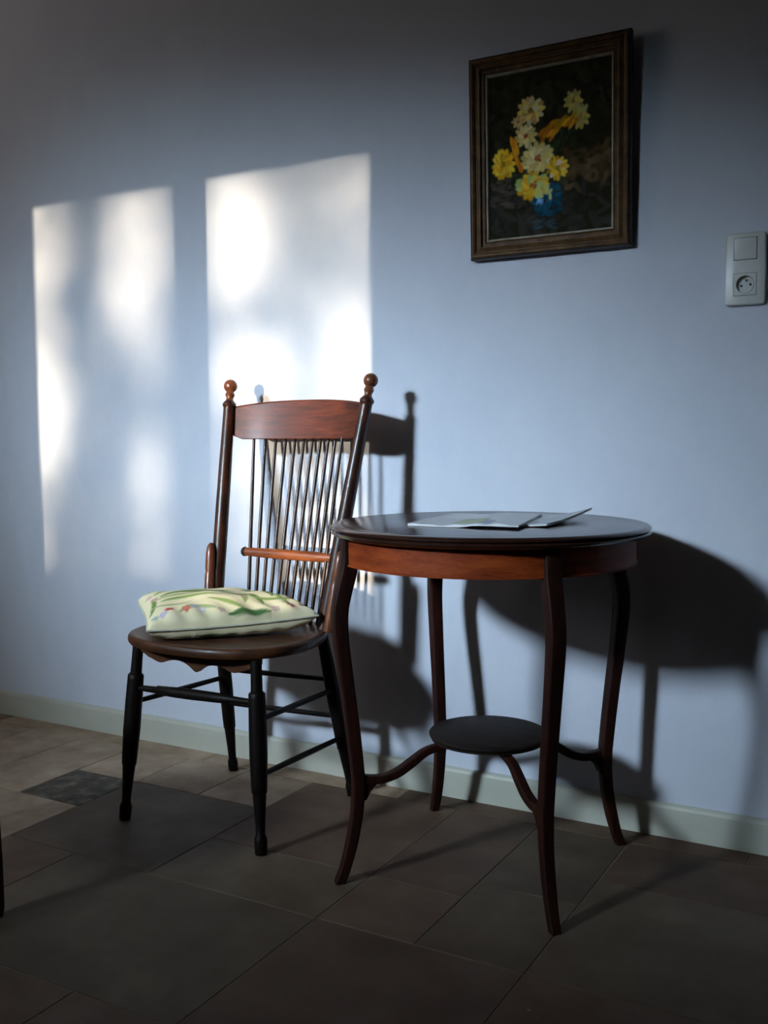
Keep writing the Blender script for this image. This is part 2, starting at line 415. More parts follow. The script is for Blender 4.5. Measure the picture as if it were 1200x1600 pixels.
for k in range(4):                                                         # S-curved arms from the shelf to the legs
    th = TH0 + k * math.pi / 2
    prof = [(.075, sz - .022, .008, .0065), (.105, sz - .024, .008, .0075), (.135, sz - .031, .009, .0085), (.165, sz - .050, .010, .0092), (.195, sz - .068, .010, .0092),
            (.225, sz - .077, .010, .0088), (.25, sz - .077, .010, .0090), (.272, sz - .075, .010, .0105)]
    sp_ = smoothpath(prof, 5)
    bm = bmesh.new()
    sweep(bm, [cyl(r_, th, z) for r_, z, *_ in sp_], [(w, h_) for _, _, w, h_ in sp_], hint=Vector((0, 0, 1)), square=5)
    # small bracket under the joint with the leg
    tg = Vector((-math.sin(th), math.cos(th), 0)) * .0085
    tri = [cyl(.236, th, sz - .080), cyl(.272, th, sz - .080), cyl(.275, th, sz - .118), cyl(.264, th, sz - .115), cyl(.255, th, sz - .098)]
    A_ = [bm.verts.new(Vector(p) + tg) for p in tri]; B_ = [bm.verts.new(Vector(p) - tg) for p in tri]
    bm.faces.new(A_); bm.faces.new(B_[::-1])
    for q in range(5): bm.faces.new((A_[q], A_[(q + 1) % 5], B_[(q + 1) % 5], B_[q]))
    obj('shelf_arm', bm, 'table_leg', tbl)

# ------------------------------------------------------------------ spindle back chair
chair = thing('spindle_chair', (-1.478, 1.93, 0), 'dark wooden spindle-back chair with ball finials and a floral cushion on its seat', 'chair')
fA, fB, fC, fD = Vector((-1.680, 1.738, 0)), Vector((-1.276, 1.727, 0)), Vector((-1.671, 2.143, 0)), Vector((-1.288, 2.131, 0))
tA, tB, tC, tD = Vector((-1.650, 1.766, .422)), Vector((-1.304, 1.757, .422)), Vector((-1.650, 2.070, .422)), Vector((-1.331, 2.062, .422))
H_ = .422
def prof_front():
    p = [(0, .0122), (.003, .0135), (.028, .0145), (.036, .0135), (.042, .0105), (.06, .0108), (.125, .0148), (.130, .0150), (.1325, .0168), (.15, .0178), (.215, .0200),
         (.28, .0196), (.335, .0188), (.3445, .0186), (.3475, .0160), (.350, .0132), (.38, .0126), (.422, .0128)]
    return [(z / H_, r) for z, r in p]
def prof_rear():
    p = [(0, .0115), (.003, .0128), (.022, .0135), (.030, .0128), (.036, .0100), (.06, .0106), (.120, .0140), (.124, .0142), (.1265, .0158), (.15, .0166), (.25, .0178),
         (.34, .0168), (.38, .0150), (.422, .0135)]
    return [(z / H_, r) for z, r in p]
for f_, t_, pr in ((fA, tA, prof_front()), (fB, tB, prof_front()), (fC, tC, prof_rear()), (fD, tD, prof_rear())):
    bm = bmesh.new(); turned(bm, f_, t_, pr); 
    for v in bm.verts:
        if v.co.z < .004: v.co.z = max(v.co.z, 0)
    obj('leg', bm, 'chair_dark', chair)
def on(f_, t_, z): return f_.lerp(t_, z / H_)
def stretcher(a, za, b_, zb, prof):
    bm = bmesh.new(); turned(bm, on(*a, za), on(*b_, zb), prof, hint=Vector((0, 0, 1))); obj('stretcher', bm, 'chair_dark', chair)
LA, LB, LC, LD = (fA, tA), (fB, tB), (fC, tC), (fD, tD)
thin = [(0, .0058), (.3, .0066), (.5, .0070), (.7, .0066), (1, .0058)]
fat = [(0, .0068), (.15, .0076), (.19, .0080), (.20, .0106), (.35, .0122), (.5, .0124), (.65, .0116), (.80, .0100), (.81, .0080), (.85, .0074), (1, .0068)]
stretcher(LA, .315, LB, .325, fat)
stretcher(LA, .280, LC, .268, thin)
stretcher(LB, .287, LD, .276, thin)
stretcher(LB, .168, LD, .153, thin)
stretcher(LC, .290, LD, .303, thin)
stretcher(LC, .195, LD, .208, thin)

# seat: rounded shield outline with a lipped edge and a dished top
def seat_outline(n, k=1.0):
    out = []
    for q in range(n):
        t = 2 * math.pi * q / n; c, s = math.cos(t), math.sin(t); e = 2 / 2.35
        X = math.copysign(abs(c) ** e, c) * .2290 * k; Y = math.copysign(abs(s) ** e, s) * (.2150 if s < 0 else .198) * k
        X *= 1 - .13 * (Y / .215)
        out.append((-1.476 + X, 1.906 + Y))
    return out
bm = bmesh.new(); rings = []
for k, z in ((.93, .4195), (.985, .4215), (1.0, .4265), (1.003, .433), (.998, .439), (.985, .443), (.965, .4445), (.945, .4445), (.92, .4425), (.80, .4405), (.5, .439), (.2, .438)):
    rings.append([bm.verts.new((x, y, z)) for x, y in seat_outline(96, k)])
for r0, r1 in zip(rings, rings[1:]):
    for k in range(96): bm.faces.new((r0[k], r0[(k + 1) % 96], r1[(k + 1) % 96], r1[k]))
bm.faces.new(rings[0][::-1]); bm.faces.new(rings[-1])
obj('seat', bm, 'seat_wood', chair)

# scalloped apron under the front edge
bm = bmesh.new(); nA = 90; fr = []; bk = []
a0, a1 = on(*LA, .41), on(*LB, .41) + Vector((.012, 0, 0))
def scallop(t):
    s = abs(t - .5) * 2                                     # 0 middle .. 1 ends
    d = .027 + .017 * math.exp(-(s / .16) ** 2) + .005 * math.exp(-(s / .06) ** 2)
    d += .011 * math.exp(-((s - .60) / .15) ** 2)
    return d * (1 - .55 * max(0, (s - .80) / .2))
for q in range(nA + 1):
    t = q / nA; p = a0.lerp(a1, t); y = p.y - .004
    zb = .4205 - scallop(t)
    fr.append((bm.verts.new((p.x, y, .4205)), bm.verts.new((p.x, y, zb)))); bk.append((bm.verts.new((p.x, y + .011, .4205)), bm.verts.new((p.x, y + .011, zb))))
for q in range(nA):
    bm.faces.new((fr[q][0], fr[q][1], fr[q + 1][1], fr[q + 1][0])); bm.faces.new((bk[q][1], bk[q][0], bk[q + 1][0], bk[q + 1][1]))
    bm.faces.new((fr[q][1], bk[q][1], bk[q + 1][1], fr[q + 1][1])); bm.faces.new((fr[q][0], fr[q + 1][0], bk[q + 1][0], bk[q][0]))
for q in (0, nA): bm.faces.new((fr[q][0], bk[q][0], bk[q][1], fr[q][1]))
obj('apron', bm, 'seat_wood', chair, label='scalloped wooden apron under the front edge')

# back posts with turned finials
pL0, pL1 = Vector((-1.610, 2.000, .443)), Vector((-1.6555, 2.141, 1.052))
pR0, pR1 = Vector((-1.284, 1.998, .443)), Vector((-1.2205, 2.127, 1.053))
def post(a, b_):
    L = (b_ - a).length
    body = [(0, .0165), (.10, .0175), (.35, .0178), (.57, .0170), (.78, .0152), (.868, .0148), (.878, .0152), (.882, .0176), (.892, .0176), (.898, .0145), (.904, .0118)]
    bm = bmesh.new(); turned(bm, a, b_, body); return obj('back_post', bm, 'chair_post', chair), L
def finial(a, b_, par):
    fin = [(.900, .0120), (.908, .0098), (.916, .0090), (.923, .0108), (.930, .0126), (.935, .0115), (.939, .0105)]
    R0 = .0178; L = (b_ - a).length; c = .968
    for q in range(13):
        al_ = math.radians(-56 + q * 148 / 12); fin.append((c + R0 / L * math.sin(al_), R0 * math.cos(al_)))
    bm = bmesh.new(); turned(bm, a, b_, fin); obj('finial', bm, 'chair_red', par, label='turned ball finial, lighter than the post')
for a_, b__ in ((pL0, pL1), (pR0, pR1)):
    po, _ = post(a_, b__); finial(a_, b__, po)
# bent braces standing in front of the posts
for a_, b__ in ((Vector((-1.615, 1.977, .443)), Vector((-1.632, 2.018, .634))), (Vector((-1.262, 1.983, .443)), Vector((-1.243, 2.014, .632)))):
    bm = bmesh.new(); turned(bm, a_, b__, [(0, .0118), (.3, .0122), (.58, .0122), (.62, .0108), (.66, .0124), (.85, .0122), (.93, .0108), (.97, .0080), (.99, .0048), (1, .001)])
    obj('brace', bm, 'chair_red', chair)
# crest rail
bm = bmesh.new(); nC = 60; g = []
cl, cr = pL0.lerp(pL1, .885), pR0.lerp(pR1, .885)
for q in range(nC + 1):
    t = q / nC; s = abs(2 * t - 1); bow = (1 - s ** 2.2)
    x = cl.x + (cr.x - cl.x) * t; y = cl.y + (cr.y - cl.y) * t + .040 * bow
    top = .9770 + .0165 * (1 - s ** 2.6)
    if s > .97: botz = .9120
    elif s > .80: botz = .9120 - .0180 * (1 - ((s - .80) / .17)) ** .7
    else: botz = .8940
    lean = .22
    row = []
    for (dy, z) in ((-.0085, botz + .002), (-.0085, top - .004), (-.005, top), (.005, top), (.0085, top - .004), (.0085, botz + .002), (.006, botz), (-.006, botz)):
        row.append(bm.verts.new((x, y + dy + (z - .94) * lean, z)))
    g.append(row)
for r0, r1 in zip(g, g[1:]):
    for k in range(8): bm.faces.new((r0[k], r0[(k + 1) % 8], r1[(k + 1) % 8], r1[k]))
bm.faces.new(g[0]); bm.faces.new(g[-1][::-1])
obj('crest_rail', bm, 'chair_crest', chair, sharp=30, label='curved crest rail of reddish grained wood')
# spindles and the turned rail they pass through
for k in range(11):
    t = k / 10
    s = abs(2 * t - 1)
    top = Vector((-1.582 + .276 * t, 2.138 + .034 * (1 - s ** 2.2) - .012 * t, .899)); bot = Vector((-1.546 + .212 * t, 2.052 - .004 * t, .440))
    bm = bmesh.new(); turned(bm, bot, top, [(0, .0047), (.25, .0047), (.5, .0047), (.75, .0044), (1, .0038)])
    obj('spindle', bm, 'spindle', chair)
r0_, r1_ = Vector((-1.5740, 2.0830, .6070)), Vector((-1.3000, 2.0800, .6040))
bm = bmesh.new(); turned(bm, r0_, r1_, [(0, .0100), (.02, .0112), (.03, .0108), (.2, .0122), (.5, .0128), (.8, .0124), (.93, .0115), (1, .0095)], hint=Vector((0, 0, 1)))
rail = obj('spindle_rail', bm, 'chair_rail', chair, label='lighter turned rail threaded by the spindles')
bm = bmesh.new(); d_ = (r0_ - r1_).normalized()
turned(bm, r0_ + d_ * -.001, r0_ + d_ * .011, [(0, .0105), (.1, .0122), (.35, .0124), (.65, .0106), (.88, .0065), (1, .001)], hint=Vector((0, 0, 1)))
obj('end_cap', bm, 'black', rail, label='black rounded end cap')

# ------------------------------------------------------------------ cushion
def smooth01(a, lo, hi):
    t = np.clip((a - lo) / (hi - lo), 0, 1); return t * t * (3 - 2 * t)
cu = thing('cushion', (-1.50, 1.89, .447), 'cream cotton cushion printed with green leaves and pink flowers, lying on the wooden chair seat', 'cushion')
K1, K2, K3, K4 = [Vector(v) for v in ((-1.552, 1.684, .470), (-1.272, 1.966, .484), (-1.462, 2.034, .490), (-1.750, 1.868, .497))]
nU, nV = 90, 80
U, V = np.meshgrid(np.linspace(0, 1, nU + 1), np.linspace(0, 1, nV + 1), indexing='ij')
K = np.array([K1, K2, K3, K4])
base = ((1 - U) * (1 - V))[..., None] * K[0] + (U * (1 - V))[..., None] * K[1] + (U * V)[..., None] * K[2] + ((1 - U) * V)[..., None] * K[3]
sU, sV = 2 * U - 1, 2 * V - 1
pull = .0                                                         # edges bow inward between the corners
cen = base.mean((0, 1))
edge = np.maximum(abs(sU), abs(sV))
inw = .035 * (np.abs(sU) ** 3 * (1 - sV ** 2) + np.abs(sV) ** 3 * (1 - sU ** 2) * .55)
base[..., :2] -= (base[..., :2] - cen[:2]) * inw[..., None] * 2
base[..., :2] -= (base[..., :2] - cen[:2]) * (.022 * sU ** 4 * sV ** 4)[..., None]
sag = (1 - sU ** 2) * (np.abs(sV) ** 2) * .006 + (1 - sV ** 2) * (np.abs(sU) ** 2) * .006
base[..., 2] -= sag
prof_ = ((1 - np.abs(sU) ** 3.6) * (1 - np.abs(sV) ** 3.6)).clip(0) ** .42
wr = np.zeros_like(U)
for q in range(16):
    a_ = rng.uniform(0, math.pi * 2); fr_ = rng.uniform(8, 26); ph = rng.uniform(0, 6.28)
    wr += np.sin((np.cos(a_) * U + np.sin(a_) * V) * fr_ + ph) / 16
radial = np.sin(U * 46 + 3 * np.sin(V * 5)) * np.exp(-(V / .16) ** 2) + np.sin(V * 40) * np.exp(-((1 - U) / .12) ** 2)
zt_ = base[..., 2] + prof_ * (.047 + .018 * wr) + .0045 * radial * prof_ ** .6
zb_ = np.maximum(base[..., 2] - prof_ * (.042 + .008 * wr) - .002 * radial * prof_, .4462)
bmv = bmesh.new()
top_v = [[bmv.verts.new((base[i, j, 0], base[i, j, 1], zt_[i, j])) for j in range(nV + 1)] for i in range(nU + 1)]
bot_v = [[None] * (nV + 1) for _ in range(nU + 1)]
for i in range(nU + 1):
    for j in range(nV + 1):
        if i in (0, nU) or j in (0, nV): bot_v[i][j] = top_v[i][j]
        else: bot_v[i][j] = bmv.verts.new((base[i, j, 0], base[i, j, 1], zb_[i, j]))
for i in range(nU):
    for j in range(nV):
        bmv.faces.new((top_v[i][j], top_v[i + 1][j], top_v[i + 1][j + 1], top_v[i][j + 1]))
        bmv.faces.new((bot_v[i][j + 1], bot_v[i + 1][j + 1], bot_v[i + 1][j], bot_v[i][j]))
def fabric(u, v):
    """printed pattern: cream ground, long green leaves, pink tulips"""
    c = np.zeros(u.shape + (3,)); c[:] = (.90, .79, .50)
    def lay(mask, col):
        nonlocal c
        m_ = np.clip(mask, 0, 1)[..., None]; c = c * (1 - m_) + np.array(col) * m_
    lay(smooth01(np.sin(u * 7 + 1) * np.cos(v * 6), .2, .9) * .5, (.92, .80, .54))
    def stroke(p0, p1, p2, w, col, soft=.5):
        best = np.full(u.shape, 9.)
        for t in np.linspace(0, 1, 26):
            x = (1 - t) ** 2 * p0[0] + 2 * t * (1 - t) * p1[0] + t * t * p2[0]; y = (1 - t) ** 2 * p0[1] + 2 * t * (1 - t) * p1[1] + t * t * p2[1]
            ww = w * (.35 + 1.3 * math.sin(math.pi * min(1, t * .93 + .05)))
            best = np.minimum(best, np.hypot(u - x, v - y) / ww)
        lay(1 - smooth01(best, 1 - soft, 1 + soft * .4), col)
    g1, g2, g3 = (.16, .27, .06), (.30, .40, .12), (.07, .16, .05)
    stroke((.10, .72), (.30, .95), (.55, .62), .026, g2); stroke((.14, .62), (.38, .80), (.60, .50), .030, g1)
    stroke((.05, .50), (.25, .62), (.48, .48), .020, g2); stroke((.55, .62), (.66, .40), (.60, .18), .022, g2)
    stroke((.60, .50), (.72, .34), (.70, .12), .016, g1)
    stroke((.74, .78), (.86, .62), (.94, .30), .028, g1); stroke((.70, .70), (.84, .74), (.97, .62), .018, g3)
    stroke((.88, .50), (.82, .30), (.86, .10), .016, g2); stroke((.20, .10), (.30, .24), (.42, .10), .018, (.42, .48, .22))
    stroke((.40, .30), (.50, .20), (.58, .05), .016, g2); stroke((.05, .86), (.2, .93), (.42, .90), .016, g2)
    stroke((.02, .2), (.08, .4), (.06, .6), .014, g1); stroke((.48, .04), (.6, .06), (.72, .02), .02, g3)
    stroke((.12, .40), (.30, .52), (.50, .36), .022, g2); stroke((.30, .66), (.46, .70), (.62, .62), .018, g3); stroke((.66, .30), (.78, .20), (.92, .22), .02, g2)
    stroke((.78, .52), (.84, .42), (.80, .30), .016, g1); stroke((.02, .34), (.16, .28), (.30, .34), .012, (.5, .5, .25))
    for (x, y, r_, col) in ((.14, .15, .040, (.55, .06, .07)), (.10, .10, .032, (.50, .42, .55)), (.24, .13, .036, (.55, .14, .10)), (.29, .16, .030, (.48, .50, .62)), (.05, .09, .03, (.34, .42, .42)),
                            (.33, .12, .03, (.62, .62, .66)), (.08, .60, .04, (.62, .30, .26)), (.05, .72, .035, (.66, .40, .36)), (.36, .93, .04, (.58, .28, .26)), (.50, .90, .045, (.62, .30, .24)),
                            (.62, .94, .03, (.6, .34, .3)), (.60, .34, .026, (.58, .20, .22)), (.62, .28, .022, (.62, .32, .36)), (.86, .08, .034, (.55, .14, .12)), (.76, .06, .03, (.6, .40, .40)), (.94, .12, .03, (.62, .36, .36)),
                            (.44, .08, .028, (.60, .42, .36)), (.93, .8, .03, (.6, .35, .35))):
        d = np.hypot((u - x) * 1.15, (v - y) * .8); a_ = np.arctan2(v - y, u - x)
        rr_ = r_ * (1 + .22 * np.sin(a_ * 5 + x * 40))
        lay(1 - smooth01(d / rr_, .55, 1.05), col); lay((1 - smooth01(d / rr_, .15, .45)) * .6, tuple(min(1, q_ * 1.5 + .08) for q_ in col))
    return c
ct = fabric(U, V); cb = fabric(1 - U, V)
cols = [ct.reshape(-1, 3)]; inner = [cb[i, j] for i in range(1, nU) for j in range(1, nV)]
cols = np.vstack([ct.reshape(-1, 3), np.array(inner)])
cc = obj('cover', bmv, 'fabric', cu, sharp=80); colour(cc, cols)
ring = [base[i, 0] for i in range(nU)] + [base[nU, j] for j in range(nV)] + [base[i, nV] for i in range(nU, 0, -1)] + [base[0, j] for j in range(nV, 0, -1)]
ring = ring[::3] + [ring[0]]
bm = bmesh.new(); sweep(bm, [Vector(p) for p in ring], [.0027] * len(ring)); obj('piping', bm, 'piping', cu)

# ------------------------------------------------------------------ magazines on the table
zt0 = zt + .0006
def magazine(name, corners, thick, label, wave, lift, paint, cover_mat, n=36, mseed=1):
    """corners = near-left, near-right, far-right, far-left (x, y); lift(u, v) raises the sheets"""
    cx_ = sum(c[0] for c in corners) / 4; cy_ = sum(c[1] for c in corners) / 4
    root = thing(name, (cx_, cy_, zt), label, 'magazine')
    C_ = np.array(corners, float)
    layers = 5
    def P(u, v, h): 
        q = (1 - u) * (1 - v) * C_[0] + u * (1 - v) * C_[1] + u * v * C_[2] + (1 - u) * v * C_[3]
        return (q[0], q[1], zt0 + h + lift(u, v) + wave(u, v) * (h / thick))
    def slab(h0, h1, k):
        bm = bmesh.new(); A_ = []; B_ = []
        for i in range(n + 1):
            A_.append([bm.verts.new(P(i / n, j / n, h0)) for j in range(n + 1)]); B_.append([bm.verts.new(P(i / n, j / n, h1)) for j in range(n + 1)])
        for i in range(n):
            for j in range(n):
                bm.faces.new((A_[i][j + 1], A_[i + 1][j + 1], A_[i + 1][j], A_[i][j])); bm.faces.new((B_[i][j], B_[i + 1][j], B_[i + 1][j + 1], B_[i][j + 1]))
            bm.faces.new((A_[i][0], A_[i + 1][0], B_[i + 1][0], B_[i][0])); bm.faces.new((A_[i + 1][n], A_[i][n], B_[i][n], B_[i + 1][n]))
            bm.faces.new((A_[0][i + 1], A_[0][i], B_[0][i], B_[0][i + 1])); bm.faces.new((A_[n][i], A_[n][i + 1], B_[n][i + 1], B_[n][i]))
        return bm
    obj('pages', slab(.0008, thick - .0006, 0), 'paper', root)
    obj('back_cover', slab(0, .0006, 0), cover_mat, root)
    fc = obj('front_cover', slab(thick - .0004, thick, 0), 'cover', root)
    nv = len(fc.data.vertices); co = np.zeros(nv * 3, np.float32); fc.data.vertices.foreach_get('co', co)
    # the vertex order of slab(): per i, all A then all B
    u_, v_ = [], []
    for i in range(n + 1):
        for _ in range(2):
            for j in range(n + 1): u_.append(i / n); v_.append(j / n)
    colour(fc, paint(np.array(u_), np.array(v_)))
    return root
def paint_a(u, v):
    c = np.zeros((len(u), 3)); c[:] = (.72, .75, .78)
    c[(v > .08) & (v < .5) & (u > .35) & (u < .62)] = (.42, .46, .22)
    c[(v > .1) & (v < .35) & (u > .62) & (u < .72)] = (.05, .05, .05)
    c[(v > .55) & (u > .1) & (u < .45)] = (.85, .85, .86)
    return c
def paint_b(u, v):
    c = np.zeros((len(u), 3)); c[:] = (.52, .55, .58)
    c[(v > .6) & (u < .7)] = (.62, .64, .66); c[(u < .06)] = (.06, .06, .07)
    c[(v > .15) & (v < .3) & (u > .2) & (u < .7)] = (.14, .16, .2)
    return c
# dark magazine, its right side curling up off the table
magazine('magazine', [(-.800, 1.833), (-.676, 1.850), (-.664, 2.092), (-.850, 2.110)], .0046,
         'dark glossy magazine with one corner curling up, on the round table partly under the other', lambda u, v: 0,
         lambda u, v: .0165 * max(0, v) ** 1.7 * max(0, (u - .50) / .50) ** 1.6 + .003 * max(0, (u - .6) / .4) ** 1.5, paint_b, 'cover_dark')
magazine('magazine', [(-.938, 1.772), (-.706, 1.778), (-.765, 2.060), (-.975, 2.060)], .0040,
         'pale magazine with wavy white pages, lying open-edged at the left on the round table', lambda u, v: .0012 * math.sin(u * 17) * (1 - v) + .0010 * math.sin(u * 31 + 1) * (1 - v),
         lambda u, v: .0052 * (1 / (1 + math.exp(-((u - .54 + (v) * .06) * 26)))) , paint_a, 'paper')

# ------------------------------------------------------------------ framed flower painting
PW, PH, PD = .3815, .4555, .022
pic = thing('framed_painting', (-.824, WY - .004, 1.5465), 'framed oil painting of yellow flowers in a blue vase hanging on the wall', 'painting')
def pf(x, z, d):                      # picture plane -> world; the top leans away from the wall
    return Vector((-.8165 + x, WY - .006 - (z + PH / 2) * .030 - d, 1.5405 + z))
def moulding(x_off, prof):
    """mitred moulding; prof = (inset from outer edge, depth)"""
    bm = bmesh.new(); loops = []
    for ins, d in prof:
        hx, hz = PW / 2 - ins, PH / 2 - ins
        loops.append([bm.verts.new(pf(sx * hx, sz * hz, d)) for sx, sz in ((-1, -1), (1, -1), (1, 1), (-1, 1))])
    for r0, r1 in zip(loops, loops[1:] + loops[:1]):
        for k in range(4): bm.faces.new((r0[k], r0[(k + 1) % 4], r1[(k + 1) % 4], r1[k]))
    return bm
fr = obj('frame', moulding(0, [(0.003, 0), (0.003, .016), (.006, .0215), (.010, .0225), (.014, .0195), (.0155, .0150), (.017, .0150), (.0225, .0175), (.0255, .0195), (.0275, .0190), (.0285, .0130), (.030, .0120), (.034, .0125), (.0365, .0135), (.0395, .0095), (.0395, 0)]), 'frame', pic, True, sharp=20)
obj('outer_edge', moulding(0, [(0, 0), (0, .015), (.0028, .019), (.0028, 0)]), 'frame_edge', pic, label='darker outer edge of the frame')
obj('slip', moulding(0, [(.0398, 0), (.0398, .0105), (.0405, .0118), (.0425, .0115), (.045, .0085), (.045, 0)]), 'slip', pic, True, label='thin cream inner slip')
# the canvas: colour laid stroke by stroke on a fine mesh
nu, nv = 170, 210
hw, hh = PW / 2 - .044, PH / 2 - .044
uu, vv = np.meshgrid(np.linspace(0, 1, nu), np.linspace(0, 1, nv), indexing='ij')       # v = 0 at the top
img = np.zeros((nu, nv, 3)); img[:] = (.022, .020, .010)
def dab(x, y, rx, ry, ang, col, a=1.0, hard=.35):
    global img
    ca, sa = math.cos(ang), math.sin(ang); dx, dy = (uu - x), (vv - y) * 1.22
    d = np.sqrt(((dx * ca + dy * sa) / rx) ** 2 + ((-dx * sa + dy * ca) / ry) ** 2)
    m_ = ((1 - smooth01(d, 1 - hard, 1 + hard * .4)) * a)[..., None]
    img = img * (1 - m_) + np.array(col) * m_
for q in range(420):                                                  # brushy dark ground
    x, y = rng.rand(2); lo = y > .68
    if lo: c = np.array((.032, .029, .026)) * rng.uniform(.5, 1.7)
    elif x > .62 and .5 < y < .72: c = np.array((.10, .06, .025)) * rng.uniform(.4, 1.3)
    else: c = np.array((.024, .024, .012)) * rng.uniform(.3, 1.9)
    dab(x, y, rng.uniform(.03, .10), rng.uniform(.012, .035), rng.uniform(0, 3.14), c, .6)
for q in range(40):
    dab(rng.uniform(.02, .4), rng.uniform(.6, .82), rng.uniform(.02, .06), .015, rng.uniform(-.5, .5), np.array((.10, .085, .07)) * rng.uniform(.5, 1.4), .45)
    dab(rng.uniform(.62, .98), rng.uniform(.55, .75), rng.uniform(.02, .06), .02, rng.uniform(0, 3), np.array((.15, .10, .05)) * rng.uniform(.4, 1.3), .5)
def PX(px, py):                                                       # place in the picture -> u, v
    u = (px - 764.5) / 190.0; yt = 117 - 37 * u; return u, (py - yt) / (260 + 12 * u)
def flower(px, py, rx, ry, cols_, heart, n=15, ang0=0, rings=2):
    x, y = PX(px, py); rx /= 190; ry /= 266 / 1.22
    dab(x, y, rx * .72, ry * .72, 0, np.array(cols_[-1]) * .62, .95)
    for g_ in range(rings, 0, -1):
        for k in range(n):
            t = ang0 + 2 * math.pi * (k + .5 * g_) / n + rng.uniform(-.12, .12); f_ = g_ / rings * .62
            L = rng.uniform(.30, .42); c = np.array(cols_[rng.randint(len(cols_))]) * rng.uniform(.75, 1.15)
            dab(x + math.cos(t) * rx * f_, y + math.sin(t) * ry * f_ / 1.22, max(rx, ry) * L, max(rx, ry) * .19, math.atan2(math.sin(t) * ry, math.cos(t) * rx), np.clip(c, 0, 1), .95, .3)
    dab(x, y, rx * .20, ry * .22, 0, heart, .95)
    for k in range(5): dab(x + rng.uniform(-.2, .2) * rx, y + rng.uniform(-.2, .2) * ry, rx * .1, rx * .06, rng.uniform(0, 3), np.array(heart) * .6, .8)
YEL = [(.88, .48, .015), (1, .66, .04), (.66, .34, .01), (.92, .62, .07)]
CRM = [(.88, .70, .28), (1, .84, .38), (.66, .56, .20), (.76, .56, .16)]
ORG = [(.70, .24, .01), (.82, .36, .02), (.60, .18, .01)]
OLV = [(.50, .42, .10), (.62, .50, .12), (.42, .40, .14)]
for (a_, b__, w) in (((845, 300), (905, 170), 2), ((835, 290), (828, 190), 3), ((850, 300), (880, 200), 2.5), ((838, 295), (795, 262), 2), ((850, 290), (870, 262), 2)):
    for t in np.linspace(0, 1, 14):
        x, y = PX(a_[0] + (b__[0] - a_[0]) * t, a_[1] + (b__[1] - a_[1]) * t); dab(x, y, .02, w / 190, -1.2, (.03, .06, .02), .8)
for q in range(26):
    x, y = PX(rng.uniform(800, 885), rng.uniform(215, 300)); dab(x, y, .045, .02, rng.uniform(0, 3), np.array((.03, .05, .02)) * rng.uniform(.4, 1.5), .8)
# vase
for q in range(70):
    t = rng.rand(); yy = 285 + 48 * t; half = 22 * math.sin(math.pi * (.22 + .66 * t)) ** .6
    x, y = PX(858 + rng.uniform(-1, 1) * half, yy); dab(x, y, .030, .020, rng.uniform(-.5, .5), np.array((.012, .085, .15)) * rng.uniform(.5, 1.5), .85)
for q in range(8):
    x, y = PX(846 + rng.uniform(-5, 5), 309 + rng.uniform(-6, 6)); dab(x, y, .022, .012, rng.uniform(-1, 1), (.10, .32, .66), .85)
x, y = PX(845, 311); dab(x, y, .022, .014, 0, (.30, .55, .85), .9)
for q in range(14):
    x, y = PX(855 + rng.uniform(-20, 14), 350 + rng.uniform(-8, 6)); dab(x, y, .04, .010, rng.uniform(-.3, .3), (.04, .09, .11), .5)
# blooms, back to front
flower(897, 152, 15, 20, OLV, (.30, .22, .04), 9); flower(908, 176, 13, 22, OLV, (.4, .3, .05), 9)
for q in range(34):
    t = rng.rand(); px_, py_ = 850 + 52 * t + rng.uniform(-7, 7), 212 - 42 * t + rng.uniform(-9, 9)
    x, y = PX(px_, py_); c = (ORG if (t < .35 or py_ > 214 - 40 * t) else YEL)[rng.randint(3)]; dab(x, y, .045, .016, -.75 + rng.uniform(-.3, .3), np.array(c) * rng.uniform(.45, 1.1), .9)
flower(832, 168, 23, 24, [(.80, .60, .18), (.9, .66, .12), (.68, .42, .14), (.70, .62, .32)], (.34, .20, .04), 14)
flower(812, 186, 11, 12, [(.78, .50, .16), (.70, .46, .2)], (.4, .2, .05), 8)
flower(824, 208, 19, 20, CRM, (.52, .12, .04), 12)
for q in range(18):
    t = rng.rand(); x, y = PX(804 + 10 * t + rng.uniform(-3, 3), 216 + 42 * t); dab(x, y, .016, .045, -.2, np.array(ORG[rng.randint(3)]) * 1.1, .95)
flower(788, 254, 19, 27, YEL, (.42, .26, .02), 16)
flower(842, 243, 27, 26, [(.95, .76, .28), (1, .88, .42), (.80, .64, .22), (.76, .66, .30)], (.58, .16, .05), 15)
flower(873, 258, 19, 21, YEL + [(.9, .8, .5), (.85, .75, .6)], (.48, .34, .02), 13)
flower(834, 287, 29, 21, YEL + [(.72, .74, .26), (.55, .66, .2)], (.62, .18, .03), 15)
for q in range(10):
    x, y = PX(850 + rng.uniform(-12, 12), 296 + rng.uniform(-8, 8)); dab(x, y, .03, .014, rng.uniform(0, 3), (.62, .70, .28), .85)
bm = bmesh.new()
gv = [[bm.verts.new(pf(-hw + 2 * hw * uu[i, j], hh - 2 * hh * vv[i, j], .0055)) for j in range(nv)] for i in range(nu)]
for i in range(nu - 1):
    for j in range(nv - 1): bm.faces.new((gv[i][j], gv[i][j + 1], gv[i + 1][j + 1], gv[i + 1][j]))
cv = obj('canvas', bm, 'oil', pic); colour(cv, img.reshape(-1, 3).clip(0, 1))
bm = bmesh.new()
A_ = [bm.verts.new(pf(sx * (hw + .003), sz * (hh + .003), d)) for d in (.0045, -.0) for sx, sz in ((-1, -1), (1, -1), (1, 1), (-1, 1))]
bm.faces.new(A_[:4]); bm.faces.new(A_[4:][::-1])
for k in range(4): bm.faces.new((A_[k], A_[(k + 1) % 4], A_[4 + (k + 1) % 4], A_[4 + k]))
obj('backing_board', bm, 'frame_edge', pic, False)

